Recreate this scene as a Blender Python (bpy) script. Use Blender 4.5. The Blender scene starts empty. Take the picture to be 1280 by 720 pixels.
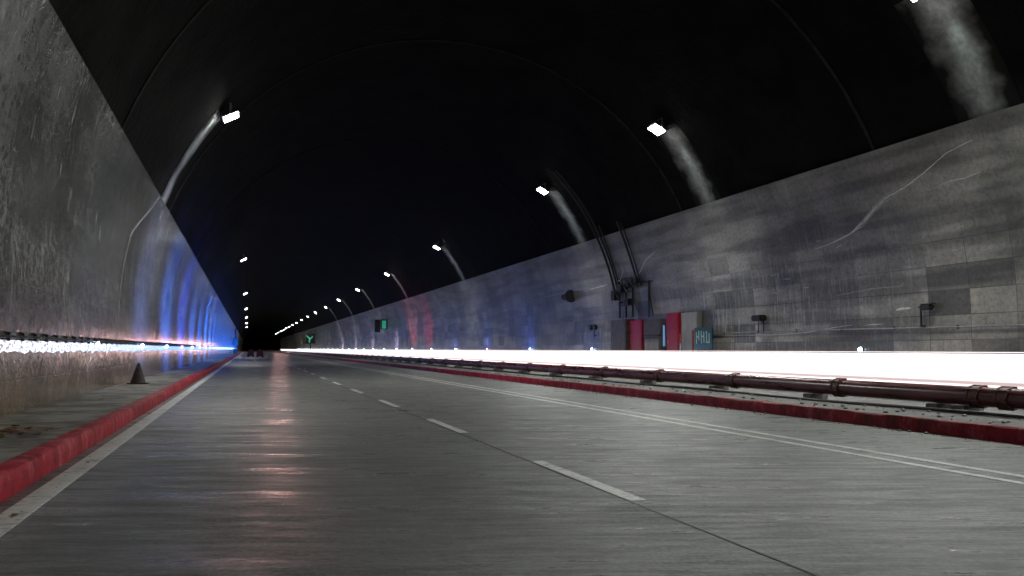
import bpy, bmesh, math, random
from mathutils import Vector, Matrix
random.seed(7)
S = bpy.context.scene
COL = S.collection
CX, ZC, RW = 6.75, 2.0, 9.55        # tunnel axis, spring line and radius of the wall face
WR = CX + RW                        # right wall face
WL = CX - RW                        # left wall face
Y0, Y1 = -45.0, 640.0

# ------------------------------------------------------------------ materials
def mat(name, col=(.5, .5, .5), rough=.6, metal=0., spec=.5, var=0., vscale=4., stretch=(1, 1, 1), bump=0., bscale=40.,
        bstretch=None, bdist=.01, emit=None, estr=0., sample=True, rvar=0., col2=None, lo=.35, hi=.65, coat=0.):
    m = bpy.data.materials.new(name); m.use_nodes = True
    nt = m.node_tree; N = nt.nodes; L = nt.links
    b = N['Principled BSDF']
    b.inputs['Base Color'].default_value = (*col, 1)
    b.inputs['Roughness'].default_value = rough
    b.inputs['Metallic'].default_value = metal
    b.inputs['Specular IOR Level'].default_value = spec
    if coat: b.inputs['Coat Weight'].default_value = coat
    if emit:
        b.inputs['Emission Color'].default_value = (*emit, 1); b.inputs['Emission Strength'].default_value = estr
        if not sample: m.cycles.emission_sampling = 'NONE'
    if var or bump or rvar or col2:
        tc = N.new('ShaderNodeTexCoord')
    if var or col2 or rvar:
        mp = N.new('ShaderNodeMapping'); mp.inputs['Scale'].default_value = stretch; L.new(tc.outputs['Object'], mp.inputs[0])
        nz = N.new('ShaderNodeTexNoise'); nz.inputs['Scale'].default_value = vscale; nz.inputs['Detail'].default_value = 8; nz.inputs['Roughness'].default_value = .65
        L.new(mp.outputs[0], nz.inputs['Vector'])
        cr = N.new('ShaderNodeValToRGB'); cr.color_ramp.elements[0].position = lo; cr.color_ramp.elements[1].position = hi
        c2 = col2 or tuple(min(1, c * (1 + var)) for c in col)
        c1 = col if col2 else tuple(c * (1 - var) for c in col)
        cr.color_ramp.elements[0].color = (*c1, 1); cr.color_ramp.elements[1].color = (*c2, 1)
        L.new(nz.outputs[0], cr.inputs[0]); L.new(cr.outputs[0], b.inputs['Base Color'])
        if rvar:
            mr = N.new('ShaderNodeMapRange'); mr.inputs['From Min'].default_value = .3; mr.inputs['From Max'].default_value = .7
            mr.inputs['To Min'].default_value = rough - rvar; mr.inputs['To Max'].default_value = rough + rvar
            L.new(nz.outputs[0], mr.inputs[0]); L.new(mr.outputs[0], b.inputs['Roughness'])
    if bump:
        mp2 = N.new('ShaderNodeMapping'); mp2.inputs['Scale'].default_value = bstretch or (1, 1, 1); L.new(tc.outputs['Object'], mp2.inputs[0])
        n2 = N.new('ShaderNodeTexNoise'); n2.inputs['Scale'].default_value = bscale; n2.inputs['Detail'].default_value = 4
        L.new(mp2.outputs[0], n2.inputs['Vector'])
        bp = N.new('ShaderNodeBump'); bp.inputs['Strength'].default_value = bump; bp.inputs['Distance'].default_value = bdist
        L.new(n2.outputs[0], bp.inputs['Height']); L.new(bp.outputs[0], b.inputs['Normal'])
    return m

def nd(nt, t, **k):
    n = nt.nodes.new(t)
    for a, v in k.items(): setattr(n, a, v)
    return n
def noise(nt, vec, scale, detail=6, rough=.6, stretch=None):
    if stretch:
        mp = nd(nt, 'ShaderNodeMapping'); mp.inputs['Scale'].default_value = stretch; nt.links.new(vec, mp.inputs[0]); vec = mp.outputs[0]
    n = nd(nt, 'ShaderNodeTexNoise'); n.inputs['Scale'].default_value = scale; n.inputs['Detail'].default_value = detail
    n.inputs['Roughness'].default_value = rough; nt.links.new(vec, n.inputs['Vector']); return n.outputs[0]
def rng(nt, v, a, b, c, d):
    n = nd(nt, 'ShaderNodeMapRange'); n.clamp = True
    for i, x in zip(('From Min', 'From Max', 'To Min', 'To Max'), (a, b, c, d)): n.inputs[i].default_value = x
    nt.links.new(v, n.inputs[0]); return n.outputs[0]
def mth(nt, op, a, b):
    n = nd(nt, 'ShaderNodeMath', operation=op)
    for i, x in enumerate((a, b)):
        if isinstance(x, (int, float)): n.inputs[i].default_value = x
        else: nt.links.new(x, n.inputs[i])
    return n.outputs[0]
def mixc(nt, f, a, b, blend='MIX'):
    n = nd(nt, 'ShaderNodeMix', data_type='RGBA', blend_type=blend)
    for i, x in ((0, f), (6, a), (7, b)):
        if isinstance(x, (int, float)): n.inputs[i].default_value = x
        elif isinstance(x, tuple): n.inputs[i].default_value = (*x, 1)
        else: nt.links.new(x, n.inputs[i])
    return n.outputs[2]

def wall_mat(name, base, left):
    m = bpy.data.materials.new(name); m.use_nodes = True
    nt = m.node_tree; L = nt.links; b = nt.nodes['Principled BSDF']
    tc = nd(nt, 'ShaderNodeTexCoord'); O = tc.outputs['Object']
    sep = nd(nt, 'ShaderNodeSeparateXYZ'); L.new(O, sep.inputs[0])
    cmb = nd(nt, 'ShaderNodeCombineXYZ'); L.new(sep.outputs[1], cmb.inputs[0]); L.new(sep.outputs[2], cmb.inputs[1]); P = cmb.outputs[0]
    br = nd(nt, 'ShaderNodeTexBrick', offset=0., squash=1.)
    L.new(P, br.inputs['Vector']); br.inputs['Scale'].default_value = 1
    br.inputs['Brick Width'].default_value = 1.22; br.inputs['Row Height'].default_value = .61
    br.inputs['Mortar Size'].default_value = .012; br.inputs['Mortar Smooth'].default_value = .3
    br.inputs['Color1'].default_value = (.30, .30, .31, 1); br.inputs['Color2'].default_value = (1.5, 1.49, 1.46, 1); br.inputs['Mortar'].default_value = (.3, .3, .3, 1)
    br.inputs['Bias'].default_value = .0
    big = noise(nt, P, .35, 5, .6)
    rows = noise(nt, P, 1.0, 2, .5, (.18, 1.7, 1))
    streak = noise(nt, P, 1.0, 8, .68, (4.2, .55, 1) if left else (9, .8, 1))
    fine = noise(nt, P, 14, 8, .7)
    # panel contrast is strong low down where the coating is worn, weak above
    low = rng(nt, sep.outputs[2], 2.6, 4.4, 1.0 if not left else .45, .12)
    patch = rng(nt, noise(nt, P, .22, 3, .5), .42, .56, .5, 1.0)
    f = mth(nt, 'MULTIPLY', low, patch)
    c = mixc(nt, f, (.85, .85, .85), br.outputs[0])
    c = mixc(nt, 1.0, c, mixc(nt, rng(nt, big, .38, .62, 0, 1), tuple(x * .60 for x in base), tuple(min(1, x * 1.35) for x in base)), 'MULTIPLY')
    c = mixc(nt, rng(nt, rows, .46, .58, 0, .25 if left else .75), c, mixc(nt, 1.0, c, (.40, .40, .41), 'MULTIPLY'))
    hi = rng(nt, sep.outputs[2], 1.6, 4.2, 1.0, .22)
    patch0 = rng(nt, noise(nt, P, .5, 4, .6), .42, .56, .2, 1.0)
    st = mth(nt, 'MULTIPLY', rng(nt, streak, .5, .66, 0, .30 if left else .85), hi)
    if not left: st = mth(nt, 'MULTIPLY', mth(nt, 'MULTIPLY', st, patch0), rng(nt, sep.outputs[1], 14, 21, .12, 1))
    c = mixc(nt, st, c, (.34, .34, .32) if left else (.42, .42, .40))
    st2 = mth(nt, 'MULTIPLY', rng(nt, streak, .28, .44, .55, 0), hi)
    c = mixc(nt, st2, c, (.10, .095, .085))
    # pale flecks of peeling coat
    fl = rng(nt, noise(nt, P, 2.6, 9, .78, (1, .75, 1)), .68, .74, 0, .35)
    c = mixc(nt, mth(nt, 'MULTIPLY', fl, rng(nt, big, .45, .6, 0, 1)), c, (.55, .54, .50))
    # grime creeping up from the walkway
    gr = rng(nt, mth(nt, 'ADD', sep.outputs[2], mth(nt, 'MULTIPLY', streak, .8)), .45, 1.3, .45, 0)
    c = mixc(nt, gr, c, (.16, .125, .10))
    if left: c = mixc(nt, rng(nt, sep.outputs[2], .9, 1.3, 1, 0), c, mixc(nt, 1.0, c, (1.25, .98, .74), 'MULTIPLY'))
    g2 = noise(nt, P, 9, 9, .8)
    c = mixc(nt, rng(nt, g2, .50, .60, 0, .30), c, mixc(nt, 1.0, c, (1.7, 1.7, 1.68), 'MULTIPLY'))
    c = mixc(nt, rng(nt, g2, .40, .49, .5, 0), c, mixc(nt, 1.0, c, (.4, .4, .4), 'MULTIPLY'))
    L.new(c, b.inputs['Base Color'])
    rr = rng(nt, mth(nt, 'ADD', mth(nt, 'MULTIPLY', streak, .5), mth(nt, 'MULTIPLY', fine, .5)), .35, .65, .13 if left else .25, .28 if left else .45)
    L.new(rr, b.inputs['Roughness']); b.inputs['Specular IOR Level'].default_value = .8 if left else .5
    b.inputs['Metallic'].default_value = .30 if left else .05
    h = mth(nt, 'ADD', mth(nt, 'MULTIPLY', streak, .7), mth(nt, 'MULTIPLY', fine, .3))
    h = mth(nt, 'ADD', h, mth(nt, 'MULTIPLY', br.outputs[1], -.5))
    bp = nd(nt, 'ShaderNodeBump'); bp.inputs['Strength'].default_value = .22 if left else .45; bp.inputs['Distance'].default_value = .010
    L.new(h, bp.inputs['Height'])
    wob = nd(nt, 'ShaderNodeBump'); wob.inputs['Strength'].default_value = .5; wob.inputs['Distance'].default_value = .05
    L.new(noise(nt, P, 1.6, 4, .6, (1.2, .8, 1)), wob.inputs['Height']); L.new(wob.outputs[0], bp.inputs['Normal'])
    L.new(bp.outputs[0], b.inputs['Normal'])
    return m

def road_mat():
    m = bpy.data.materials.new('broomed_concrete'); m.use_nodes = True
    nt = m.node_tree; L = nt.links; b = nt.nodes['Principled BSDF']
    tc = nd(nt, 'ShaderNodeTexCoord'); rt = nd(nt, 'ShaderNodeMapping'); rt.inputs['Rotation'].default_value = (0, 0, math.radians(17)); L.new(tc.outputs['Object'], rt.inputs[0]); P = rt.outputs[0]
    brush = noise(nt, P, 1.0, 7, .7, (1.3, 22, 1))
    brush2 = noise(nt, P, 1.0, 6, .75, (4.0, 70, 1))
    brush0 = noise(nt, P, 1.0, 6, .72, (.45, 2.4, 1))
    brush1 = noise(nt, P, 1.0, 6, .72, (1.6, 9, 1))
    big = noise(nt, P, .28, 5, .6, (1.2, .8, 1))
    fine = noise(nt, P, 30, 9, .8)
    worn = rng(nt, noise(nt, P, .45, 5, .65), .44, .58, .35, 1)
    lane = noise(nt, P, 1.0, 3, .5, (1.1, .06, 1))
    c = mixc(nt, rng(nt, big, .3, .7, 0, 1), (.080, .086, .079), (.145, .153, .142))
    c = mixc(nt, mth(nt, 'MULTIPLY', rng(nt, brush0, .47, .62, 0, .5), worn), c, (.23, .235, .225))
    c = mixc(nt, rng(nt, brush0, .36, .49, .45, 0), c, (.07, .072, .068))
    c = mixc(nt, mth(nt, 'MULTIPLY', rng(nt, brush1, .50, .62, 0, .5), worn), c, (.34, .35, .335))
    c = mixc(nt, rng(nt, brush1, .37, .48, .45, 0), c, (.055, .057, .054))
    c = mixc(nt, rng(nt, brush, .46, .62, 0, .5), c, (.27, .28, .265))
    c = mixc(nt, rng(nt, brush2, .36, .50, .55, 0), c, (.065, .068, .063))
    c = mixc(nt, rng(nt, fine, .50, .60, 0, .55), c, (.28, .29, .27))
    c = mixc(nt, rng(nt, fine, .38, .48, .7, 0), c, (.05, .05, .048))
    c = mixc(nt, rng(nt, noise(nt, tc.outputs['Object'], 1.0, 3, .5, (1.1, .06, 1)), .50, .66, 0, .4), c, (.09, .09, .085))
    spots = rng(nt, noise(nt, P, 3.1, 6, .8, (1, 1.6, 1)), .685, .70, 0, .75)
    c = mixc(nt, spots, c, (.05, .042, .036))
    L.new(c, b.inputs['Base Color'])
    L.new(rng(nt, mth(nt, 'ADD', mth(nt, 'MULTIPLY', brush0, .5), mth(nt, 'MULTIPLY', brush1, .5)), .42, .58, .62, .25), b.inputs['Roughness'])
    b.inputs['Specular IOR Level'].default_value = .6
    h = mth(nt, 'ADD', mth(nt, 'MULTIPLY', brush2, .5), mth(nt, 'MULTIPLY', fine, .35))
    h = mth(nt, 'ADD', h, mth(nt, 'ADD', mth(nt, 'MULTIPLY', brush, .5), mth(nt, 'MULTIPLY', brush1, .9)))
    bp = nd(nt, 'ShaderNodeBump'); bp.inputs['Strength'].default_value = .8; bp.inputs['Distance'].default_value = .012
    L.new(h, bp.inputs['Height']); L.new(bp.outputs[0], b.inputs['Normal'])
    return m

def kerb_mat():
    m = bpy.data.materials.new('chipped_red_paint'); m.use_nodes = True
    nt = m.node_tree; L = nt.links; b = nt.nodes['Principled BSDF']
    P = nd(nt, 'ShaderNodeTexCoord').outputs['Object']
    big = noise(nt, P, 1.5, 5, .6, (1, 1, 1))
    st = noise(nt, P, 1.0, 8, .78, (3, 5, 2.2))
    fine = noise(nt, P, 30, 6, .7)
    c = mixc(nt, rng(nt, big, .3, .7, 0, 1), (.25, .003, .012), (.44, .008, .026))
    c = mixc(nt, rng(nt, st, .53, .60, 0, .6), c, (.50, .13, .15))
    c = mixc(nt, rng(nt, st, .40, .48, .85, 0), c, (.06, .008, .012))
    c = mixc(nt, rng(nt, fine, .64, .7, 0, .7), c, (.30, .26, .24))
    L.new(c, b.inputs['Base Color']); b.inputs['Roughness'].default_value = .62; b.inputs['Specular IOR Level'].default_value = .3
    bp = nd(nt, 'ShaderNodeBump'); bp.inputs['Strength'].default_value = .8; bp.inputs['Distance'].default_value = .02
    L.new(mth(nt, 'ADD', st, mth(nt, 'MULTIPLY', fine, .4)), bp.inputs['Height']); L.new(bp.outputs[0], b.inputs['Normal'])
    return m

def paint_mat(name, col, wear):
    m = bpy.data.materials.new(name); m.use_nodes = True
    nt = m.node_tree; L = nt.links; b = nt.nodes['Principled BSDF']
    P = nd(nt, 'ShaderNodeTexCoord').outputs['Object']
    n1 = noise(nt, P, 9, 8, .75, (1, 2.2, 1)); n2 = noise(nt, P, 2.2, 4, .6)
    f = rng(nt, mth(nt, 'ADD', mth(nt, 'MULTIPLY', n1, .7), mth(nt, 'MULTIPLY', n2, .3)), wear, wear + .10, 0, .85)
    c = mixc(nt, f, col, (.19, .175, .165))
    L.new(c, b.inputs['Base Color']); b.inputs['Roughness'].default_value = .45
    bp = nd(nt, 'ShaderNodeBump'); bp.inputs['Strength'].default_value = .4; bp.inputs['Distance'].default_value = .004
    L.new(n1, bp.inputs['Height']); L.new(bp.outputs[0], b.inputs['Normal'])
    return m

M = dict(
    wall_l=wall_mat('coated_wall_left', (.21, .21, .197), True),
    wall_r=wall_mat('coated_wall_right', (.222, .216, .192), False),
    road=road_mat(), kerb=kerb_mat(),
    white=paint_mat('worn_white_paint', (.70, .71, .67), .50),
    ridge=mat('lighter_concrete_ridge', (.022, .021, .019), .8, var=.5, vscale=3, spec=.1),  # toned lighter than the vault so the arcs show
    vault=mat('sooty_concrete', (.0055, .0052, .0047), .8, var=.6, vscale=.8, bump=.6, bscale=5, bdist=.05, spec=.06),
    side=mat('walkway_concrete', (.075, .068, .052), .7, var=.4, vscale=1.8, bump=.6, bscale=30, bdist=.008, col2=(.24, .225, .18), lo=.42, hi=.58),
    median=mat('median_concrete', (.10, .10, .095), .7, vscale=2.5, bump=.8, bscale=18, bdist=.02, col2=(.24, .235, .22)),
    pipe=mat('maroon_pipe_paint', (.075, .018, .022), .3, vscale=2, stretch=(4, .5, 4), col2=(.22, .075, .075), bump=.15, bscale=12, spec=.6, rvar=.1),
    coup=mat('rusty_coupling', (.10, .035, .03), .5, vscale=14, col2=(.20, .10, .08), bump=.4, bscale=60),
    dark=mat('dark_metal', (.022, .023, .025), .45, metal=.3, var=.3, vscale=10),
    black=mat('black_plastic', (.012, .012, .013), .5, var=.3, vscale=12),
    galv=mat('galvanised_steel', (.38, .39, .40), .42, metal=.8, var=.25, vscale=18),
    grey=mat('grey_cabinet_paint', (.17, .165, .16), .5, vscale=3, stretch=(1, 1, .4), col2=(.28, .27, .26), bump=.2, bscale=20),
    darkgrey=mat('brown_grey_enamel', (.065, .052, .05), .45, var=.4, vscale=5),
    red=mat('fire_red_enamel', (.27, .006, .012), .35, var=.25, vscale=4, bump=.1, bscale=20),
    teal=mat('teal_board', (.012, .055, .06), .4, var=.3, vscale=9),
    tealt=mat('pale_lettering', (.34, .52, .50), .5),
    orange=mat('orange_enamel', (.28, .05, .015), .4, var=.2),
    stain=mat('painted_glint_scuff', (.62, .62, .58), .5, var=.25, vscale=30),  # pale strips painted for headlight reflections, plus scuffs
    glint_scuff2=mat('faint_glint_scuff', (.40, .40, .37), .5, var=.25, vscale=30),
    pink=mat('faded_pink_patch', (.36, .22, .20), .45, var=.2, vscale=6),
    cone=mat('soiled_cone_rubber', (.045, .028, .02), .6, var=.5, vscale=14),
    barrier=mat('dull_red_plastic', (.16, .020, .018), .45, var=.3, vscale=5),
    leaf=mat('dry_brown_leaf', (.07, .042, .020), .7, vscale=20, col2=(.30, .15, .06)),
    stone=mat('grey_rubble', (.12, .115, .105), .8, vscale=20, col2=(.30, .29, .27)),
    seal=mat('black_joint_sealant', (.010, .010, .010), .5),
    ground=mat('outside_soil', (.08, .07, .05), .9, var=.3, vscale=.2),
    lens=mat('lit_floodlight_glass', (.8, .8, .8), .3, emit=(1, .985, .94), estr=60, sample=False),
    ledw=mat('lit_blue_white_led', (.8, .8, .8), .3, emit=(.62, .82, 1.0), estr=26, sample=False),
    ledb=mat('lit_blue_led', (.5, .6, .8), .3, emit=(.25, .5, 1.0), estr=22, sample=False),
    ledr=mat('lit_red_led', (.8, .3, .3), .3, emit=(1.0, .30, .25), estr=12, sample=False),
    green=mat('lit_green_sign', (.1, .5, .3), .4, emit=(.01, .32, .16), estr=.5, sample=False),
    glassb=mat('blue_glass_tube', (.10, .25, .40), .1, emit=(.25, .5, .9), estr=.35, sample=False),
)
def trail_mat(name, col, s):
    m = bpy.data.materials.new(name); m.use_nodes = True
    nt = m.node_tree; L = nt.links; b = nt.nodes['Principled BSDF']
    b.inputs['Base Color'].default_value = (.8, .8, .8, 1)
    b.inputs['Emission Color'].default_value = (*col, 1); b.inputs['Emission Strength'].default_value = s
    return m
TR = [trail_mat('headlamp_light_white', (1, .97, .95), 1.12), trail_mat('headlamp_light_rosy', (1, .72, .72), .6),
      trail_mat('headlamp_light_soft', (1, .90, .90), 1.0), trail_mat('headlamp_light_dim', (1, .86, .84), .62)]

# ------------------------------------------------------------------ mesh helpers
class MB:
    def __init__(s): s.bm = bmesh.new()
    def box(s, c, d, rot=None, bevel=0.):
        r = bmesh.ops.create_cube(s.bm, size=1)
        vs = r['verts']; bmesh.ops.scale(s.bm, vec=d, verts=vs)
        if bevel:
            es = list({e for v in vs for e in v.link_edges})
            q = bmesh.ops.bevel(s.bm, geom=es, offset=bevel, segments=2, affect='EDGES')
            vs = list({v for f in q['faces'] for v in f.verts} | {v for v in vs if v.is_valid})
        if rot is not None: bmesh.ops.rotate(s.bm, verts=vs, matrix=rot, cent=(0, 0, 0))
        bmesh.ops.translate(s.bm, vec=c, verts=vs); return s
    def tube(s, a, b, r, r2=None, n=12, cap=True):
        a, b = Vector(a), Vector(b); d = b - a
        q = bmesh.ops.create_cone(s.bm, cap_ends=cap, segments=n, radius1=r, radius2=r if r2 is None else r2, depth=d.length)
        R = d.to_track_quat('Z', 'Y').to_matrix()
        bmesh.ops.rotate(s.bm, verts=q['verts'], matrix=R, cent=(0, 0, 0))
        bmesh.ops.translate(s.bm, vec=(a + b) / 2, verts=q['verts']); return s
    def path(s, pts, r, n=8):
        pts = [Vector(p) for p in pts]; rings = []
        for i, p in enumerate(pts):
            t = (pts[min(i + 1, len(pts) - 1)] - pts[max(i - 1, 0)]).normalized()
            u = t.orthogonal().normalized() if i == 0 else (u - t * u.dot(t)).normalized()
            w = t.cross(u)
            rings.append([s.bm.verts.new(p + (u * math.cos(2 * math.pi * k / n) + w * math.sin(2 * math.pi * k / n)) * r) for k in range(n)])
        for a, b in zip(rings, rings[1:]):
            for k in range(n): s.bm.faces.new((a[k], a[(k + 1) % n], b[(k + 1) % n], b[k]))
        s.bm.faces.new(rings[0][::-1]); s.bm.faces.new(rings[-1]); return s
    def prism(s, prof, ya, yb):           # closed profile in (x, z), swept along y
        A = [s.bm.verts.new((x, ya, z)) for x, z in prof]; B = [s.bm.verts.new((x, yb, z)) for x, z in prof]
        n = len(prof)
        for i in range(n): s.bm.faces.new((A[i], A[(i + 1) % n], B[(i + 1) % n], B[i]))
        s.bm.faces.new(A[::-1]); s.bm.faces.new(B); return s
    def loft(s, prof, ys, f):             # profile moved a little by f(i, y) at every station
        rings = [[s.bm.verts.new((x + f(i, y)[0], y, z + f(i, y)[1])) for i, (x, z) in enumerate(prof)] for y in ys]
        n = len(prof)
        for A, B in zip(rings, rings[1:]):
            for i in range(n): s.bm.faces.new((A[i], A[(i + 1) % n], B[(i + 1) % n], B[i]))
        s.bm.faces.new(rings[0][::-1]); s.bm.faces.new(rings[-1]); return s
    def build(s, name, m, parent=None, smooth=False, loc=None):
        bmesh.ops.recalc_face_normals(s.bm, faces=s.bm.faces)
        me = bpy.data.meshes.new(name); s.bm.to_mesh(me); s.bm.free()
        me.materials.append(m)
        if smooth:
            for p in me.polygons: p.use_smooth = True
            try: me.set_sharp_from_angle(angle=math.radians(40))
            except Exception: pass
        o = bpy.data.objects.new(name, me); COL.objects.link(o)
        if parent: o.parent = parent
        if loc: o.location = loc
        return o
def tag(o, label=None, cat=None, group=None, kind=None):
    if label: o['label'] = label
    if cat: o['category'] = cat
    if group: o['group'] = group
    if kind: o['kind'] = kind
    return o
def empty(name, loc, label, cat, group=None, rz=0):
    o = bpy.data.objects.new(name, None); o.empty_display_size = .2; COL.objects.link(o)
    o.location = loc; o.rotation_euler = (0, 0, rz); return tag(o, label, cat, group)
def copy_tree(o, parent=None):
    c = o.copy(); COL.objects.link(c); c.parent = parent
    for ch in list(KIDS(o)): copy_tree(ch, c)
    return c
def KIDS(o): return [x for x in bpy.data.objects if x.parent == o]
ORD = ['nearest', 'second', 'third', 'fourth', 'fifth', 'sixth', 'seventh', 'eighth', 'ninth', 'tenth', 'eleventh', 'twelfth', 'thirteenth',
       'fourteenth', 'fifteenth', 'sixteenth', 'seventeenth', 'eighteenth', 'nineteenth', 'twentieth', 'twenty-first', 'twenty-second',
       'twenty-third', 'twenty-fourth', 'twenty-fifth', 'twenty-sixth', 'twenty-seventh', 'twenty-eighth', 'twenty-ninth', 'thirtieth',
       'thirty-first', 'thirty-second', 'thirty-third']

def arc(r, z0, z1, side, n=24):           # points of the lining between two heights, side -1 left, 1 right
    a0 = math.asin(max(-1, min(1, (z0 - ZC) / r))); a1 = math.asin(max(-1, min(1, (z1 - ZC) / r)))
    return [(CX + side * r * math.cos(a0 + (a1 - a0) * i / n), ZC + r * math.sin(a0 + (a1 - a0) * i / n)) for i in range(n + 1)]
def wall_x(z, side, off=0.):
    r = RW - off
    return CX + side * (r if z < ZC else math.sqrt(r * r - (z - ZC) ** 2))

# ------------------------------------------------------------------ setting
g = MB(); g.box((CX, 200, -.55), (6000, 6000, .3)); tag(g.build('ground', M['ground']), kind='structure')
rd = MB(); rd.prism([(-1.5, 0), (7.72, 0), (7.72, -.3), (-1.5, -.3)], Y0, Y1); tag(rd.build('road', M['road']), kind='structure')
rd = MB(); rd.prism([(9.85, 0), (15.1, 0), (15.1, -.3), (9.85, -.3)], Y0, Y1); tag(rd.build('far_carriageway', M['road']), kind='structure')

def wob(seed, amp, w=1.3):
    rnd = random.Random(seed); ph = [(rnd.uniform(.3, 5) * w, rnd.uniform(0, 6.28), rnd.uniform(.3, 1)) for _ in range(7)]
    return lambda y: amp * sum(a * math.sin(k * y + p) for k, p, a in ph) / 3
def stations(a, b, fine=60, step=.12):
    ys = []; y = a
    while y < b: ys.append(y); y += step if 1 < y < fine else 6.
    return ys + [b]
wa, wb, wc = wob(1, .008), wob(2, .010, 2.5), wob(3, .008, 2.)
kprof = [(-1.515, -.2), (-1.505, .10), (-1.52, .165), (-1.545, .182), (-1.64, .184), (-1.66, .184), (-1.66, -.2)]
k = MB(); k.loft(kprof, stations(Y0, Y1), lambda i, y: ((wa(y + i) if 0 < i < 5 else 0), (wb(y + i * .4) if 1 < i < 5 else 0)))
tag(k.build('kerb', M['kerb'], smooth=True), kind='structure', label='chipped red kerb of the walkway beside the left wall')
k = MB(); k.loft([(7.735, -.2), (7.722, .09), (7.735, .145), (7.75, .162), (7.775, .166), (7.79, .166), (7.79, -.2)], stations(Y0, Y1), lambda i, y: ((wc(y + i) if 0 < i < 5 else 0), (wb(y * .7 + i) if 1 < i < 5 else 0)))
tag(k.build('kerb', M['kerb'], smooth=True), kind='structure', label='dark red kerb of the median that carries the pipe')
w = MB(); w.prism([(-1.66, .176), (-1.66, -.3), (-3.0, -.3), (-3.0, .19)], Y0, Y1); tag(w.build('walkway', M['side']), kind='structure')
w = MB(); w.prism([(7.79, .155), (7.79, -.3), (9.85, -.3), (9.85, .17)], Y0, Y1); tag(w.build('median_strip', M['median']), kind='structure')
w = MB(); w.prism([(15.1, .2), (15.1, -.3), (16.5, -.3), (16.5, .21)], Y0, Y1); tag(w.build('far_walkway', M['side']), kind='structure')

# markings
ln = MB(); ln.prism([(-1.40, .004), (-1.23, .004), (-1.23, -.01), (-1.40, -.01)], Y0, Y1)
tag(ln.build('edge_line', M['white']), kind='structure', label='worn white edge line beside the red kerb')
for i, x in enumerate((5.50, 5.80)):
    ln = MB(); ln.prism([(x - .045, .004), (x + .045, .004), (x + .045, -.01), (x - .045, -.01)], Y0, Y1)
    tag(ln.build('double_line', M['white']), kind='structure')
y = 4.85 - 4.5 * 2
while y < 330:
    d = MB(); d.prism([(2.42, .004), (2.53, .004), (2.53, -.01), (2.42, -.01)], y, y + 1.95)
    tag(d.build('lane_dash', M['white']), kind='structure', group='dashes of the centre line'); y += 4.5
jl = wob(9, .006, 1.5)
j = MB(); j.loft([(2.40, .0035), (2.415, .0035), (2.415, -.01), (2.40, -.01)], stations(Y0, 330, 60, .2), lambda i, y: (jl(y), 0))
tag(j.build('slab_joint', M['seal']), kind='structure')

# ------------------------------------------------------------------ tunnel lining
def wall(side, ztop, m, label):
    inner = [(wall_x(0, side), -.3)] + arc(RW, ZC, ztop, side)
    outer = arc(RW + .45, ZC, ztop, side)[::-1] + [(wall_x(0, side) + side * .45, -.3)]
    b = MB(); b.prism(inner + outer, Y0, Y1)
    return tag(b.build('tunnel_wall', m, smooth=True), label, 'wall')
LW = wall(-1, 5.05, M['wall_l'], 'grey coated wall rising from the walkway with the red kerb')
RWL = wall(1, 6.15, M['wall_r'], 'long grey panelled wall behind the far carriageway, with streaks and equipment')
RV = RW + .16
aL, aR = math.pi - math.asin((5.0 - ZC) / RV), math.asin((6.1 - ZC) / RV)
def arch_pts(r, a, b, n=60): return [(CX + r * math.cos(a + (b - a) * i / n), ZC + r * math.sin(a + (b - a) * i / n)) for i in range(n + 1)]
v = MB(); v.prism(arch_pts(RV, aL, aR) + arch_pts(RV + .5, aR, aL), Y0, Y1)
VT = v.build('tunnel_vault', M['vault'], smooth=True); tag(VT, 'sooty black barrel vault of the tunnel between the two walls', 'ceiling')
for yy in [7.4, 16.6, 26.4, 40.2]:   # cast lining joints, each a slight ridge
    q = MB(); q.prism(arch_pts(RV - .035, aL - .01, aR + .01) + arch_pts(RV + .05, aR + .01, aL - .01), yy, yy + .10)
    q.build('lining_ridge', M['ridge'], VT, smooth=True)

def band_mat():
    m = bpy.data.materials.new('painted_lamp_spill'); m.use_nodes = True; nt = m.node_tree; b = nt.nodes['Principled BSDF']
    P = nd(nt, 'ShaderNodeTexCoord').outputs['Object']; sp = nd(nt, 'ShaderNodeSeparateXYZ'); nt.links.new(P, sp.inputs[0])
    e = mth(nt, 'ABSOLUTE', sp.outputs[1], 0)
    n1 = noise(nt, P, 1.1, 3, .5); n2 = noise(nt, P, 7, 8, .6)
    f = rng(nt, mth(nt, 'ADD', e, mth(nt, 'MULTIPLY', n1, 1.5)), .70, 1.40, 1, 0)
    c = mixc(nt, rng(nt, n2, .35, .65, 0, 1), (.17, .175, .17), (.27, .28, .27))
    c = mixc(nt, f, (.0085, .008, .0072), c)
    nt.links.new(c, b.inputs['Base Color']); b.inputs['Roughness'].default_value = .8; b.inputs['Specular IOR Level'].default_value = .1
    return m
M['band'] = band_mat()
def painted_spill_band(side, y, w):  # lamp spill painted as paler colour on the vault beside each lamp
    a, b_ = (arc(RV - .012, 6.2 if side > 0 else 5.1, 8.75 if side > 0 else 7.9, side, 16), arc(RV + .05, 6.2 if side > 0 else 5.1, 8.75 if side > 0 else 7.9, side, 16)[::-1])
    q = MB(); q.prism(a + b_, -w / 2, w / 2); q.build('painted_spill_band', M['band'], VT, smooth=True, loc=(0, y, 0))
for k_ in [0, 1, 2, 4, 6, 8, 10, 12]: painted_spill_band(1, 12.95 + 11.4 * k_ + .25, 1.6)
for y_ in (24.55,): painted_spill_band(-1, y_ + .1, 1.3)
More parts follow.
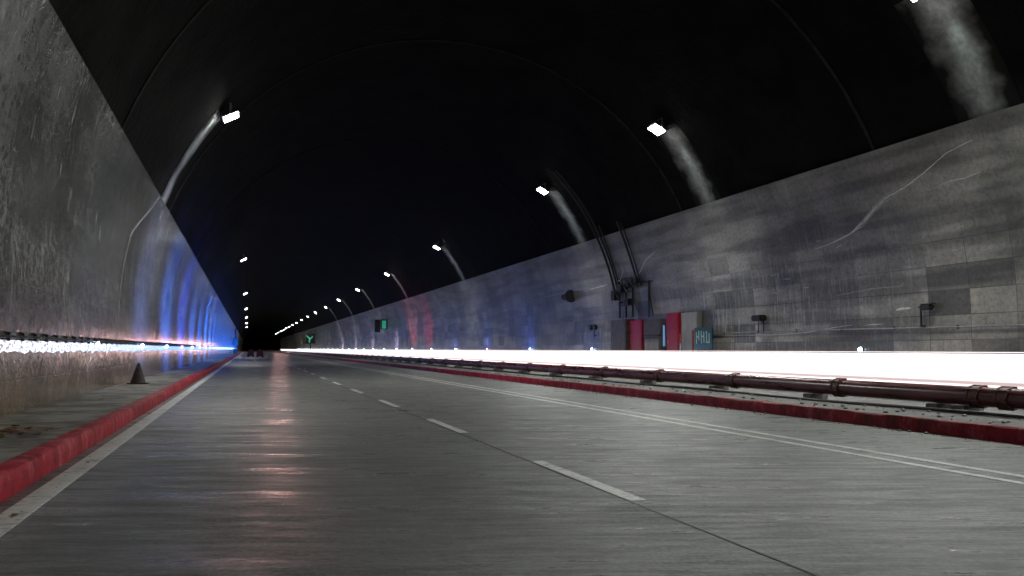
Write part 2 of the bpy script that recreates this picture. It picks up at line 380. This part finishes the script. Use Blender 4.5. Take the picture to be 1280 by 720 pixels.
# pale strips painted for headlight reflections, plus scuffs, on the walls
def streak(pts, wd, m=None, parent=RWL, side=1, seed=0, name='painted_glint_scuff'):
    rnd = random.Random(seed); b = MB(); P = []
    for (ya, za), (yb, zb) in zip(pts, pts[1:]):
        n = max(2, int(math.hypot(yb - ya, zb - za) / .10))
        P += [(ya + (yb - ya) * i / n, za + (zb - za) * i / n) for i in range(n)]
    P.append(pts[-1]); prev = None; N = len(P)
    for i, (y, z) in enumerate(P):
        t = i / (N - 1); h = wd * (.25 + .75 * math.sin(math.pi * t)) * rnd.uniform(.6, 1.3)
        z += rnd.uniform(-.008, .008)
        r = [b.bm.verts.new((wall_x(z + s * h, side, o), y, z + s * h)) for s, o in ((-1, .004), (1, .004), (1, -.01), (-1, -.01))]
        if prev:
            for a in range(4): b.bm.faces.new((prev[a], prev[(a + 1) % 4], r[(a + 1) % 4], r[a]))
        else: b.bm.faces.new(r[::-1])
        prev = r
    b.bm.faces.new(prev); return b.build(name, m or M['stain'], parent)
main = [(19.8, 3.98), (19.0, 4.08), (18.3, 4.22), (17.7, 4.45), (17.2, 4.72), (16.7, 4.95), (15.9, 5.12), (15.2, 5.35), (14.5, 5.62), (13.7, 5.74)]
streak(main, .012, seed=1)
streak([(22.79, 5.0), (22.13, 4.55), (20.43, 3.73), (20.23, 3.14), (20.12, 2.57), (19.92, 1.47)], .03, M['glint_scuff2'], LW, -1, 90)  # lit ring line below the left lamp, painted as a pale strip
streak([(61.3, 4.8), (57.5, 3.9), (55.1, 3.1)], .05, M['glint_scuff2'], LW, -1, 91)
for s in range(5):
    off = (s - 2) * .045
    streak([(y - off * .6, z + off * (1 if 1 < i < 6 else .3)) for i, (y, z) in enumerate(main[1:7])], .007, M['glint_scuff2'], seed=10 + s)
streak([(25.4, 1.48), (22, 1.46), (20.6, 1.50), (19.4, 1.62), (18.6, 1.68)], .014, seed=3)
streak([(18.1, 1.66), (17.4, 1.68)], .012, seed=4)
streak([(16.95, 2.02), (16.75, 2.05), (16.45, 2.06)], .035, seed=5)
streak([(16.5, 3.7), (16.48, 3.0), (16.5, 2.2)], .008, M['glint_scuff2'], seed=6)
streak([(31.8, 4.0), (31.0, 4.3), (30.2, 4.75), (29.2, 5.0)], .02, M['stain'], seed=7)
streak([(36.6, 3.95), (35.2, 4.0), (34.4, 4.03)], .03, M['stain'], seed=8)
streak([(45, 3.9), (40, 4.02), (37, 4.05), (34.5, 3.9)], .012, M['glint_scuff2'], seed=9)
streak([(19.2, 2.55), (17.6, 2.66), (16.6, 2.64)], .008, M['glint_scuff2'], seed=12)
streak([(15.0, 4.95), (14.6, 5.0), (14.2, 4.98), (13.8, 5.03)], .012, M['glint_scuff2'], seed=13)
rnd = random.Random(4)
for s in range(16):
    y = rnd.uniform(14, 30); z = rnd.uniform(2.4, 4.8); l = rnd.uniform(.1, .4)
    streak([(y, z), (y - l, z + rnd.uniform(-.04, .08))], .009, M['glint_scuff2'], seed=30 + s)
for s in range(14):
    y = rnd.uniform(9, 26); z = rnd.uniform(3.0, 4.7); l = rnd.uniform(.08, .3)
    streak([(y, z), (y - l * .3, z + l)], .010, M['glint_scuff2'], LW, -1, 60 + s)
pk = MB(); pk.box((WR - .001, 18.75, 2.79), (.01, 1.15, .5)); pk.build('faded_patch', M['pink'], RWL)
pk = MB(); pk.box((WR - .001, 17.55, 2.79), (.01, 1.15, .5)); pk.build('faded_patch', M['pink'], RWL)

# ------------------------------------------------------------------ pipe on the median
PX, PZ, PR = 9.02, .385, .125
pp = empty('water_pipe', (PX, 0, .165), 'thick maroon pipe on low blocks along the median', 'pipe')
coup_y = [-4.4, -1.4, 1.6, 4.6, 7.62, 8.04, 10.6, 13.5] + [13.5 + 3 * i for i in range(1, 34)]
seg = MB(); seg.tube((0, -40, PZ - .165), (0, 330, PZ - .165), PR, n=28); seg.build('pipe_body', M['pipe'], pp, smooth=True)
cp0 = None
for yy in coup_y:
    if cp0 is None:
        c = MB(); c.tube((0, -.07, 0), (0, .07, 0), PR + .010, n=28)
        c.tube((0, -.085, 0), (0, -.055, 0), PR + .020, n=28); c.tube((0, .055, 0), (0, .085, 0), PR + .020, n=28)
        for a in range(6):
            t = a * math.pi / 3 + .3; p = (math.cos(t) * (PR + .018), 0, math.sin(t) * (PR + .018))
            c.tube((p[0], -.11, p[2]), (p[0], .11, p[2]), .010, n=6)
        cp0 = c.build('coupling', M['coup'], pp, smooth=True); o = cp0
        bq = MB(); bq.box((0, .6, -.165 * 0 + .045), (.34, .22, .09), bevel=.012); b0 = bq.build('support_block', M['median'], pp); b = b0
    else:
        o = cp0.copy(); COL.objects.link(o); b = b0.copy(); COL.objects.link(b)
    o.location = (0, yy, PZ - .165); b.location = (0, yy, 0)
cn = MB(); cw = wob(21, .03, .6)
cn.path([(8.72 + cw(y), y, .19 + .01 * math.sin(y)) for y in [i * .8 - 10 for i in range(160)]], .022, 8)
tag(cn.build('conduit', M['dark'], smooth=True), 'thin dark conduit lying on the median in front of the maroon pipe', 'conduit')

# ------------------------------------------------------------------ light trail over the far carriageway
lt = empty('light_trail', (11.0, -3, 0), 'broad white band of headlamp light streaming along the far carriageway', 'light trail')
rows = [(.36, .06, 1), (.425, .05, 2), (.475, .04, 1), (.53, .06, 0), (.59, .045, 2), (.645, .055, 0), (.71, .05, 0), (.765, .05, 0), (.82, .05, 0), (.865, .04, 0), (.895, .028, 2), (.945, .008, 1), (.31, .02, 1)]
for i, (z, r, mi) in enumerate(rows):
    b = MB(); dx = .15 * math.sin(i * 1.9)
    b.path([(dx, 0, z), (dx, 80, z), (dx, 180, z), (dx, 293 + 3 * math.sin(i * 2.3), z)], r, 10)
    b.build('light_streak', TR[mi], lt, smooth=True)

# ------------------------------------------------------------------ lamps
def spot(name, loc, target, energy, col, angle, blend, radius, parent=None):
    l = bpy.data.lights.new(name, 'SPOT'); l.energy = energy; l.color = col; l.spot_size = math.radians(angle); l.spot_blend = blend; l.shadow_soft_size = radius
    o = bpy.data.objects.new(name, l); COL.objects.link(o)
    if parent: o.parent = parent
    o.location = loc; o.rotation_euler = (Vector(target) - Vector(loc)).to_track_quat('-Z', 'Y').to_euler(); return o

LAMP_W = 930; RIB_W = 75
def make_flood(side):
    """ceiling floodlight; local x points outward to the nearest wall when side=1"""
    root = bpy.data.objects.new('ceiling_floodlight', None); COL.objects.link(root)
    R = Matrix.Rotation(side * math.radians(28), 3, 'Y')
    b = MB(); b.box((0, 0, .09), (.50, .62, .13), bevel=.03)
    for i in range(7): b.box((-.21 + i * .07, 0, .17), (.012, .5, .06))
    h = b.build('housing', M['dark'], root); h.rotation_euler = R.to_euler()
    b = MB(); b.box((0, 0, .012), (.44, .54, .03), bevel=.008); l = b.build('lens', M['lens'], root); l.rotation_euler = R.to_euler()
    b = MB()
    for s in (-1, 1):
        b.box((side * .03, s * .335, .17), (.05, .012, .32))
    b.box((side * .03, 0, .335), (.06, .69, .014)); b.build('bracket', M['galv'], root)
    return root
protoR, protoL = make_flood(1), make_flood(-1)
def place_flood(proto, x, y, z, side, label, group, rib=True, e=1.0, rw=1.0):
    t = proto if not proto.get('used') else copy_tree(proto)
    if not proto.get('used'): proto['used'] = 1
    t.location = (x, y, z); tag(t, label, 'floodlight', group)
    if 'used' in t and t is not proto: del t['used']
    spot('flood_beam', (0, 0, -.06), (-side * 4.2, 0, -8), LAMP_W * e, (.97, 1.0, .955) if side > 0 else (1.0, .965, .90), 150, .5, .18, t)
    if rib:   # side spill that grazes the lining between the lamp and the wall top
        spot('side_spill', (side * .30, 0, .02), (side * 2.3, .25, -2.55), RIB_W * rw, (.84, 1.0, .96), 34, .55, .05, t)
    return t
ks = [-3, -2, -1, 0, 1, 2, 4, 6, 8, 10, 12, 14, 16, 18, 20, 22, 24, 26, 28, 30, 33, 36]
n = 0
for k in ks:
    if k >= 0:
        lab = (ORD[n] + ' floodlight along the row high over the far carriageway') if n else 'floodlight at the top edge of the photo, nearest of the row over the far carriageway'
        n += 1
    else: lab = 'floodlight of the right row mounted behind the viewer'
    place_flood(protoR, 13.30, 12.95 + 11.4 * k, 8.58, 1, lab, 'floodlights over the far carriageway', e=1.15 if k < 0 else (1.0 if k < 1 else .6 if k == 1 else .2 if k == 2 else .05), rw=1.0 if k < 3 else .55)
n = 0
for i, y in enumerate([-55, -15.2, 24.55, 64.3, 104, 144, 184, 224, 264]):
    if y < Y0: continue
    if y > 0: lab = ORD[n] + ' floodlight along the sparse row over the walkway side'; n += 1
    else: lab = 'floodlight of the left row mounted behind the viewer'
    place_flood(protoL, -.62 if y < 30 else -.46, y, 7.8, -1, lab, 'floodlights over the near lane', e=1.0 if y < 0 else .55 if y < 30 else .05, rib=y < 30)

spot('rosy_sheen_fill', (-.1, 292, .66), (-6.0, 120, -1.2), 60000, (1.0, .50, .47), 2.8, .9, 3.2, lt)  # wide rosy lamp added at the trail end for the road sheen
# ------------------------------------------------------------------ small LED wall markers
def make_led(m, side):
    root = bpy.data.objects.new('wall_marker_light', None); COL.objects.link(root)
    b = MB(); b.box((-side * .02, 0, 0), (.04, .16, .12), bevel=.008); b.box((-side * .05, 0, .045), (.06, .17, .02)); b.build('housing', M['dark'], root)
    b = MB(); b.tube((-side * .035, 0, 0), (-side * .095, 0, 0), .065, .045, n=16); b.build('lens', m, root, smooth=True)
    return root
protos = {}
def led(side, y, z, key, label, group, light=None, off=1.15, soft=.04):
    if (side, key) not in protos: t = protos[(side, key)] = make_led(M[key], side)
    else: t = copy_tree(protos[(side, key)])
    t.location = (WR if side > 0 else WL, y, z); tag(t, label, 'marker light', group)
    if light:
        e, col, tgt, ang = light
        spot('wall_wash_fill', (-side * off, 0, .03), tgt, e, col, ang, .8, soft, t)  # added wash light standing clear of the wall, apart from its marker
    return t
for i in range(30):
    y = 17.05 + 6.9 * i
    key = 'ledr' if i == 3 else ('ledw' if i < 5 else 'ledb')
    if i == 0: lg = (70, (.45, .55, 1.0), (0, .3, 1.2), 165)
    elif i == 3: lg = (3000, (.01, .09, 1.0), (-1.6, .7, 1.9), 135)
    else: lg = ((420, 2000, 2700)[min(i - 1, 2)] if i < 8 else 2700, (.001, .14, 1.0) if i > 1 else (.02, .16, 1.0), (-1.6, .7, 1.9), 135)
    led(-1, y, 1.09, key, ORD[i] + (' small red' if key == 'ledr' else ' small blue-white') + ' marker light along the left wall', 'marker lights on the left wall', lg if i < 24 else None, 1.9, .4)
for i in range(30):
    y = 18.25 + 9.2 * i
    key = 'ledr' if i in (4,) else 'ledw'
    lg = None
    off, soft = 1.15, .04
    if i in (2, 3, 4, 5): lg = ((45, 130, 110, 70)[i - 2], (.05, .16, 1.0), (.6, .9, .8), 150)
    elif i == 6: lg, off, soft = (420, (1.0, .05, .08), (0, 1.9, 3.0), 110), 2.2, .3
    elif i == 7: lg, off, soft = (420, (1.0, .07, .12), (0, -.5, 3.0), 110), 2.2, .3
    elif i in (8, 10, 12, 14): lg = (260, (.7, .55, 1.0), (.3, .8, .8), 150)
    elif i in (0, 1): lg = (2, (.35, .6, 1.0), (-.1, -.6, .3), 150)
    led(1, y, .985, key, ORD[i] + (' small red' if key == 'ledr' else ' small blue-white') + ' marker light along the right wall', 'marker lights on the right wall', lg, off, soft)

# glowing strip added in place of the reflection under the left wall conduit
m = bpy.data.materials.new('reflection_glow'); m.use_nodes = True; nt = m.node_tree; b_ = nt.nodes['Principled BSDF']
P_ = nd(nt, 'ShaderNodeTexCoord').outputs['Object']; sp_ = nd(nt, 'ShaderNodeSeparateXYZ'); nt.links.new(P_, sp_.inputs[0])
cr_ = mixc(nt, rng(nt, sp_.outputs[1], 1, 30, 0, 1), (1, .92, .90), (.28, .50, 1.0))
nt.links.new(cr_, b_.inputs['Emission Color']); b_.inputs['Base Color'].default_value = (.05, .05, .05, 1)
nt.links.new(rng(nt, noise(nt, P_, 1.0, 8, .75, (1, 7, 22)), .42, .56, .3, 2.2), b_.inputs['Emission Strength'])
ws_ = wob(77, .034, 3.5)
q = MB(); q.loft([(.0, .075), (.022, .07), (.026, 0), (.022, -.065), (.0, -.075)], [i_ * .09 for i_ in range(560)] + [51 + i_ * 5 for i_ in range(30)], lambda i, y: (0, (ws_(y) + .5 * ws_(y * 4.3 + 2) if i > 2 else .2 * ws_(y * 2))))
tag(q.build('reflection_strip', m, loc=(WL, 2, 1.035)), 'ragged glowing strip added for the bright reflection along the left wall below the clipped conduit', 'reflection strip')
# ------------------------------------------------------------------ conduits and cables on the walls
cb = empty('wall_conduit', (WL, 10, 1.15), 'dark conduit clipped along the left wall just above the bright reflection', 'conduit')
sg = wob(31, .010, .5)
b = MB(); b.path([(.045, y - 10, sg(y)) for y in [2 + i * .5 for i in range(60)]] + [(.045, y - 10, 0) for y in range(34, 200, 8)], .018, 8); b.build('conduit_run', M['dark'], cb, smooth=True)
c0 = None
for i in range(60):
    yy = 9.2 + .65 * i
    if c0 is None:
        b = MB(); b.box((.03, 0, 0), (.05, .022, .11)); b.box((.012, 0, .05), (.02, .05, .03)); b.box((.012, 0, -.05), (.02, .05, .03)); c0 = b.build('clip', M['dark'], cb); o = c0
    else: o = c0.copy(); COL.objects.link(o)
    o.location = (0, yy - 10, sg(yy))
cb = empty('wall_conduit', (WR, 15, 1.55), 'thin conduit running level along the right wall above the light band', 'conduit')
b = MB(); b.path([(-.05, y - 15, .02 * math.sin(y * .35)) for y in [6 + i for i in range(23)]], .020, 8); b.build('conduit_run', M['galv'], cb, smooth=True)
for yy in range(7, 28, 2):
    b = MB(); b.box((-.03, yy - 15, .02 * math.sin(yy * .35)), (.05, .03, .09)); b.build('clip', M['dark'], cb)

def ring_pts(y, z0, z1, off, n=26, bulge=0):
    return [(x - (0 if True else 0), y + bulge * math.sin(math.pi * i / n), z) for i, (x, z) in enumerate(arc(RW - off, z0, z1, 1, n))]
cr = empty('cable_riser', (WR, 32, 2.4), 'black cable risers curving from the equipment frame up onto the ceiling', 'cable riser')
def rel(pts, o): return [(p[0] - o[0], p[1] - o[1], p[2] - o[2]) for p in pts]
o_ = (WR, 32, 2.4)
for (yy, z0, z1, off, r) in ((33.6, 3.6, 9.1, .10, .055), (33.25, 3.6, 9.05, .10, .05), (32.95, 3.6, 6.6, .12, .035), (31.2, 3.7, 6.5, .10, .05), (30.9, 3.7, 6.4, .11, .03), (30.2, 2.4, 3.9, .08, .035)):
    b = MB(); b.path(rel(ring_pts(yy, z0, z1, off, bulge=.12), o_), r, 8); b.build('cable', M['black'], cr, smooth=True)

ef = empty('equipment_rack', (WR - .05, 32, 2.4), 'black steel frame with junction boxes high on the right wall above the red cabinets', 'equipment rack')
b = MB()
for yy in (-.2, .45, 1.1): b.box((-.18, yy, .95), (.06, .06, 1.9))
for zz in (.55, 1.15, 1.75): b.box((-.18, .45, zz), (.05, 1.36, .05))
b.box((-.18, -1.1, 1.45), (.05, 1.8, .05)); b.box((-.18, -1.7, .7), (.05, .05, 1.5))
for zz in (.7, 1.5): b.box((-.09, .1, zz), (.2, .05, .05)); b.box((-.09, 1.1, zz), (.2, .05, .05))
b.build('frame', M['black'], ef)
for (yy, zz, a, h) in ((.8, 1.35, .50, .34), (.0, 1.5, .42, .30), (1.45, 1.05, .40, .46), (-.75, 1.55, .36, .24), (.1, .68, .45, .28)):
    b = MB(); b.box((-.27, yy, zz), (.20, a, h), bevel=.015); b.box((-.375, yy, zz), (.012, a * .8, h * .75)); b.build('junction_box', M['black'], ef)
for s, (ya, za, yb, zb) in enumerate(((.6, 1.7, -.6, 1.1), (1.2, 1.2, .2, .8), (-.2, 1.7, -1.2, 1.4), (.9, 1.7, .3, 2.2), (-.6, 1.4, -1.1, .2))):
    b = MB(); b.path([(-.33 - .05 * math.sin(t * 3.14), ya + (yb - ya) * t, za + (zb - za) * t - .25 * math.sin(t * 3.14)) for t in [q / 10 for q in range(11)]], .022, 6); b.build('loose_cable', M['galv'] if s in (3,) else M['black'], ef, smooth=True)

# ------------------------------------------------------------------ emergency cabinets
def cabinet(y0, y1, h, m, name, label, cat, d=.45, extra=None):
    root = empty(name, (WR - d / 2 - .02, (y0 + y1) / 2, .21), label, cat)
    L_ = y1 - y0 - .02
    b = MB(); b.box((0, 0, h / 2), (d, L_, h), bevel=.012); b.build('body', m, root)
    b = MB(); b.box((-d / 2 - .008, 0, h / 2), (.016, L_ - .12, h - .14), bevel=.005); dr = b.build('door', m, root)
    b = MB(); b.box((-d / 2 - .03, L_ * .32, h * .5), (.03, .03, .16), bevel=.006); b.build('handle', M['galv'], dr)
    return root
cabinet(32.0, 33.6, 2.10, M['darkgrey'], 'equipment_cabinet', 'dark olive cabinet, farthest of the emergency cabinets on the right wall', 'cabinet')
cabinet(30.78, 31.98, 2.04, M['red'], 'fire_hose_cabinet', 'shorter red fire cabinet below the black equipment frame', 'cabinet', .30)
t = cabinet(29.2, 30.76, 2.02, M['darkgrey'], 'hydrant_cabinet', 'dark brown cabinet with a ledge between the two red cabinets', 'cabinet', .24)
b = MB(); b.box((-.18, 0, 1.35), (.14, 1.5, .05)); b.build('ledge', M['black'], t)
b = MB(); b.box((-.15, 0, .85), (.02, 1.2, .7), bevel=.008); b.build('lower_door', M['grey'], t)
t = empty('lamp_tube', (WR - .38, 28.95, .21), 'pale blue glowing tube standing between brown and red cabinets', 'lamp')
b = MB(); b.box((.1, 0, .02), (.25, .25, .04)); b.tube((0.1, 0, .04), (.1, 0, .9), .03); b.build('stand', M['teal'], t)
b = MB(); b.tube((.1, 0, .9), (.1, 0, 1.75), .05, .035, n=14); b.build('tube', M['glassb'], t, smooth=True)
cabinet(27.69, 28.68, 2.22, M['red'], 'fire_cabinet', 'taller red fire cabinet beside the grey cabinet on the right wall', 'cabinet', .30)
t = empty('marker_post', (WR - .42, 27.4, .21), 'slim orange and grey post at the foot of the taller red cabinet', 'post')
b = MB(); b.box((0, 0, .02), (.2, .2, .04)); b.tube((0, 0, .04), (0, 0, 1.0), .04); b.build('post', M['galv'], t, smooth=True)
b = MB(); b.tube((0, 0, 1.0), (0, 0, 1.38), .045); b.build('orange_sleeve', M['orange'], t, smooth=True)
cabinet(26.45, 27.66, 2.20, M['grey'], 'control_cabinet', 'light grey control cabinet between tall red cabinet and teal board', 'cabinet', .22)
t = empty('notice_board', (WR - .45, 25.7, .21), 'dark teal board with pale strokes standing at the right wall', 'board', rz=0)
b = MB(); b.box((0, 0, 1.16), (.05, 1.25, .82), bevel=.02); b.build('panel', M['teal'], t)
b = MB()
for yy in (-.45, .45): b.box((.03, yy, .42), (.04, .04, .84))
b.build('legs', M['dark'], t)
b = MB()
for (yy, zz, a, h) in ((.44, 1.2, .05, .44), (.27, 1.28, .05, .36), (.355, 1.24, .15, .05), (.10, 1.22, .05, .46), (-.07, 1.22, .05, .40), (.015, 1.25, .15, .05), (-.25, 1.22, .05, .44), (-.42, 1.18, .05, .36), (-.34, 1.03, .15, .04)):
    b.box((-.03, yy, zz), (.012, a, h))
b.build('lettering', M['tealt'], t)
b = MB()
b.tube((-.0, .70, .0), (-.0, .70, 1.5), .035); tag(b.build('warning_post', M['orange'], smooth=True, loc=(WR - .45, 25.75, .21)), 'thin orange post at the far edge of the teal board', 'post')

# ------------------------------------------------------------------ devices on the right wall
t = empty('loudspeaker', (WR, 22.7, 1.58), 'small black loudspeaker on two thin legs above the conduit of the right wall', 'loudspeaker')
b = MB()
for yy in (-.13, .16): b.box((-.10, yy, .16), (.02, .02, .38))
b.box((-.05, 0, .30), (.10, .04, .03)); b.build('legs', M['dark'], t)
b = MB(); b.box((-.20, 0, .44), (.26, .50, .20), bevel=.03); b.build('body', M['black'], t)
b = MB(); b.tube((-.20, -.25, .44), (-.20, -.33, .44), .06, .09, n=16); b.build('horn', M['dark'], t, smooth=True)
t = empty('security_camera', (WR, 16.05, 1.58), 'black security camera on a stub post beside a painted glint on the right wall', 'camera')
b = MB(); b.box((-.08, 0, .24), (.035, .035, .52)); b.box((-.05, 0, .0), (.1, .10, .03)); b.box((-.12, -.08, .48), (.04, .22, .03)); b.build('post', M['black'], t)
b = MB(); b.box((-.16, -.26, .46), (.13, .32, .15), bevel=.02); b.box((-.16, -.30, .545), (.15, .36, .015)); b.build('body', M['black'], t)
b = MB(); b.tube((-.16, -.42, .46), (-.16, -.47, .46), .045, n=16); b.build('lens', M['dark'], t, smooth=True)
t = empty('horn_loudspeaker', (WR, 38.9, 3.75), 'dark horn loudspeaker high on the right wall beyond the equipment frame', 'loudspeaker')
b = MB(); b.box((-.15, 0, 0), (.3, .06, .06)); b.build('arm', M['dark'], t)
b = MB(); b.tube((-.35, .45, 0), (-.35, -.25, 0), .12, .33, n=24, cap=True); b.tube((-.35, .75, 0), (-.35, .45, 0), .15, n=20); b.build('horn', M['black'], t, smooth=True)
t = empty('twin_lamp', (WR, 36.2, 1.75), 'unlit black twin lamp on a stem on the right wall left of the cabinets', 'lamp')
b = MB(); b.box((-.12, 0, .08), (.03, .03, .5)); b.box((-.06, 0, -.1), (.12, .03, .03)); b.build('stem', M['dark'], t)
for yy in (-.26, .26):
    b = MB(); b.tube((-.12, yy, .32), (-.26, yy, .30), .12, .15, n=18); b.build('lamp_head', M['black'], t, smooth=True)
b = MB(); b.box((-.12, 0, .32), (.03, .5, .03)); b.build('crossbar', M['dark'], t)

t = empty('exit_sign', (15.3, 96, 3.3), 'small glowing green sign with a black box, far along the right wall', 'sign')
b = MB(); b.box((.45, .1, 1.25), (1.4, .08, .08)); b.build('bracket', M['dark'], t)
b = MB(); b.box((-.65, 0, .45), (.62, .5, 1.5), bevel=.04); b.build('black_box', M['black'], t)
b = MB(); b.box((.15, 0, .6), (.85, .18, 1.1), bevel=.03); b.build('case', M['dark'], t)
b = MB(); b.box((.12, -.10, .6), (.5, .03, .95)); b.build('lit_panel', M['green'], t)
t = empty('lane_signal', (14.3, 199, 2.4), 'green lit lane signal far away, just above the start of the light band', 'signal')
b = MB(); b.tube((0, .3, -2.4), (0, .3, 3.0), .12); b.box((.6, .3, 2.9), (2.4, .15, .15)); b.build('gantry', M['dark'], t)
b = MB(); b.box((0, 0, 1.2), (2.2, .3, 2.6), bevel=.08); b.build('case', M['dark'], t)
b = MB(); b.box((-.25, -.18, .7), (.3, .04, 1.1)); b.box((-.6, -.18, 1.45), (1.0, .04, .28), Matrix.Rotation(.7, 3, 'Y')); b.box((.2, -.18, 1.3), (.9, .04, .28), Matrix.Rotation(-.8, 3, 'Y')); b.build('green_arrow', M['green'], t)

# pole on the left walkway, far off
t = empty('signal_post', (-2.15, 150, .18), 'dark post with a box on it, silhouetted where the left wall ends', 'post')
b = MB(); b.tube((0, 0, 0), (0, 0, 4.4), .10); b.build('pole', M['black'], t)
b = MB(); b.box((0, 0, 2.1), (.9, .5, 1.3), bevel=.05); b.box((0, 0, .45), (.7, .5, .9), bevel=.05); b.build('box', M['black'], t)
b = MB(); b.box((.0, 0, 3.9), (.35, .3, .9), bevel=.04); b.build('signal_head', M['black'], t)

# plastic barriers far down the near lane
for i, (x, y, lab) in enumerate(((.35, 104, 'dull red plastic road barrier far down the lane, the one nearer the left wall'), (1.40, 101, 'dull red plastic road barrier far down the lane, the one nearer the centre line'))):
    t = empty('road_barrier', (x, y, 0), lab, 'barrier', 'red road barriers down the lane')
    b = MB(); b.prism([(-.42, .12), (-.40, .25), (-.30, .80), (-.22, .92), (.22, .92), (.30, .80), (.40, .25), (.42, .12)], -.22, .22); b.build('body', M['barrier'], t)
    b = MB()
    for s in (-.28, .28): b.box((s, 0, .06), (.22, .5, .12))
    b.build('feet', M['barrier'], t)
# cone on the walkway
t = empty('traffic_cone', (-2.42, 20.6, .186), 'small soiled dark traffic cone standing against the left wall', 'cone')
b = MB(); b.box((0, 0, .015), (.44, .44, .03), bevel=.008); b.build('base', M['cone'], t)
b = MB(); b.tube((0, 0, .03), (0, 0, .48), .17, .03, n=24); b.build('cone_body', M['cone'], t, smooth=True)

# ------------------------------------------------------------------ litter
def leaf(b, x, y, z, s, rnd):
    a = rnd.uniform(0, 6.28); tl = rnd.uniform(-.4, .4); cu = rnd.uniform(.05, .3)
    R = Matrix.Rotation(a, 3, 'Z') @ Matrix.Rotation(tl, 3, 'X')
    P = []
    for u, wv in ((-1, 0), (-.5, .32), (.1, .36), (.6, .2), (1, 0)):
        for sgn in ((-1, 1) if wv else (0,)):
            P.append((u, sgn * wv))
    vs = {}
    def V(u, w_):
        v_ = R @ Vector((u * s, w_ * s, cu * s * (u * u + 2 * w_ * w_))); return b.bm.verts.new((x + v_.x, y + v_.y, max(z + .004, z + v_.z + s * .12)))
    st = [[V(-1, 0)], [V(-.5, -.3), V(-.5, .3)], [V(.1, -.36), V(.1, .36)], [V(.6, -.2), V(.6, .2)], [V(1, 0)]]
    b.bm.faces.new((st[0][0], st[1][0], st[1][1])); b.bm.faces.new((st[1][0], st[2][0], st[2][1], st[1][1]))
    b.bm.faces.new((st[2][0], st[3][0], st[3][1], st[2][1])); b.bm.faces.new((st[3][0], st[4][0], st[3][1]))
rnd = random.Random(11)
def leaves(cx, cy, z, n, sx, sy, s, label):
    b = MB()
    for i in range(n): leaf(b, cx + rnd.gauss(0, sx), cy + rnd.gauss(0, sy), z, s * rnd.uniform(.5, 1.3), rnd)
    return tag(b.build('leaf_litter', M['leaf']), label, 'leaf litter', kind='stuff')
leaves(-2.3, 9.0, .186, 150, .20, .32, .06, 'dry brown leaves heaped on the walkway at the photo edge')
leaves(-2.2, 14.6, .186, 25, .22, .4, .04, 'scattered dry leaves on the walkway before the cone')
leaves(-1.75, 19.0, .186, 12, .1, .3, .04, 'a few dry leaves near the kerb beside the cone')
leaves(-1.35, 9.5, .004, 40, .08, 4.0, .022, 'thin litter of leaf scraps along the left gutter')
b = MB()
for (x, y, s) in ((-1.30, 5.55, .05), (-1.27, 5.62, .04), (-1.31, 7.9, .05), (-1.25, 7.95, .05), (-1.1, 5.5, .03), (-1.33, 9.4, .03)): leaf(b, x, y, .006, s, rnd)
tag(b.build('leaf_litter', M['leaf']), 'few dark leaves lying on the white edge line', 'leaf litter', kind='stuff')
b = MB()
for i in range(420):
    y = rnd.uniform(4, 30); x = 7.68 - abs(rnd.gauss(0, .10)); s = rnd.choice((.006, .009, .012, .02))
    q = bmesh.ops.create_icosphere(b.bm, subdivisions=1, radius=s * rnd.uniform(.7, 1.3))
    for v in q['verts']: v.co = Vector((v.co.x * rnd.uniform(.7, 1.4) + x, v.co.y * 1.1 + y, v.co.z * .7 + s * .4))
tag(b.build('gravel', M['stone']), 'small stones and grit gathered along the foot of the median kerb', 'gravel', kind='stuff')
b = MB()
for i in range(260):
    y = rnd.uniform(3, 26); x = rnd.uniform(7.95, 8.8); s = rnd.choice((.008, .012, .018, .03))
    q = bmesh.ops.create_icosphere(b.bm, subdivisions=1, radius=s)
    for v in q['verts']: v.co = Vector((v.co.x * rnd.uniform(.7, 1.5) + x, v.co.y * 1.2 + y, v.co.z * .7 + s * .3 + .160))
tag(b.build('rubble', M['stone']), 'rubble crumbs strewn on the median before the pipe', 'rubble', kind='stuff')
leaves(8.35, 10, .163, 60, .25, 4.5, .035, 'dry leaves strewn along the median top')

# ------------------------------------------------------------------ world, camera, view
W = bpy.data.worlds.new('World'); S.world = W; W.use_nodes = True
nt = W.node_tree; bg = nt.nodes['Background']
sk = nt.nodes.new('ShaderNodeTexSky'); sk.sky_type = 'NISHITA'; sk.sun_disc = False; sk.sun_elevation = math.radians(-6); sk.sun_rotation = math.radians(200)
nt.links.new(sk.outputs[0], bg.inputs[0]); bg.inputs[1].default_value = .01
cam = bpy.data.cameras.new('Camera'); co = bpy.data.objects.new('Camera', cam); COL.objects.link(co); S.camera = co
cam.sensor_width = 36; cam.lens = 36 * 1000 / 1280; cam.clip_end = 5000; cam.clip_start = .05
co.location = (0, 0, 1.0); co.rotation_euler = (math.radians(90) + .076, 0, -.318)
S.view_settings.view_transform = 'Standard'; S.view_settings.look = 'None'; S.view_settings.exposure = 0; S.view_settings.gamma = 1
S.cycles.use_denoising = True
S.cycles.max_bounces = 5; S.cycles.diffuse_bounces = 3; S.cycles.glossy_bounces = 3
S.cycles.sample_clamp_indirect = 4; S.cycles.use_light_tree = True
S.cycles.caustics_reflective = False; S.cycles.caustics_refractive = False
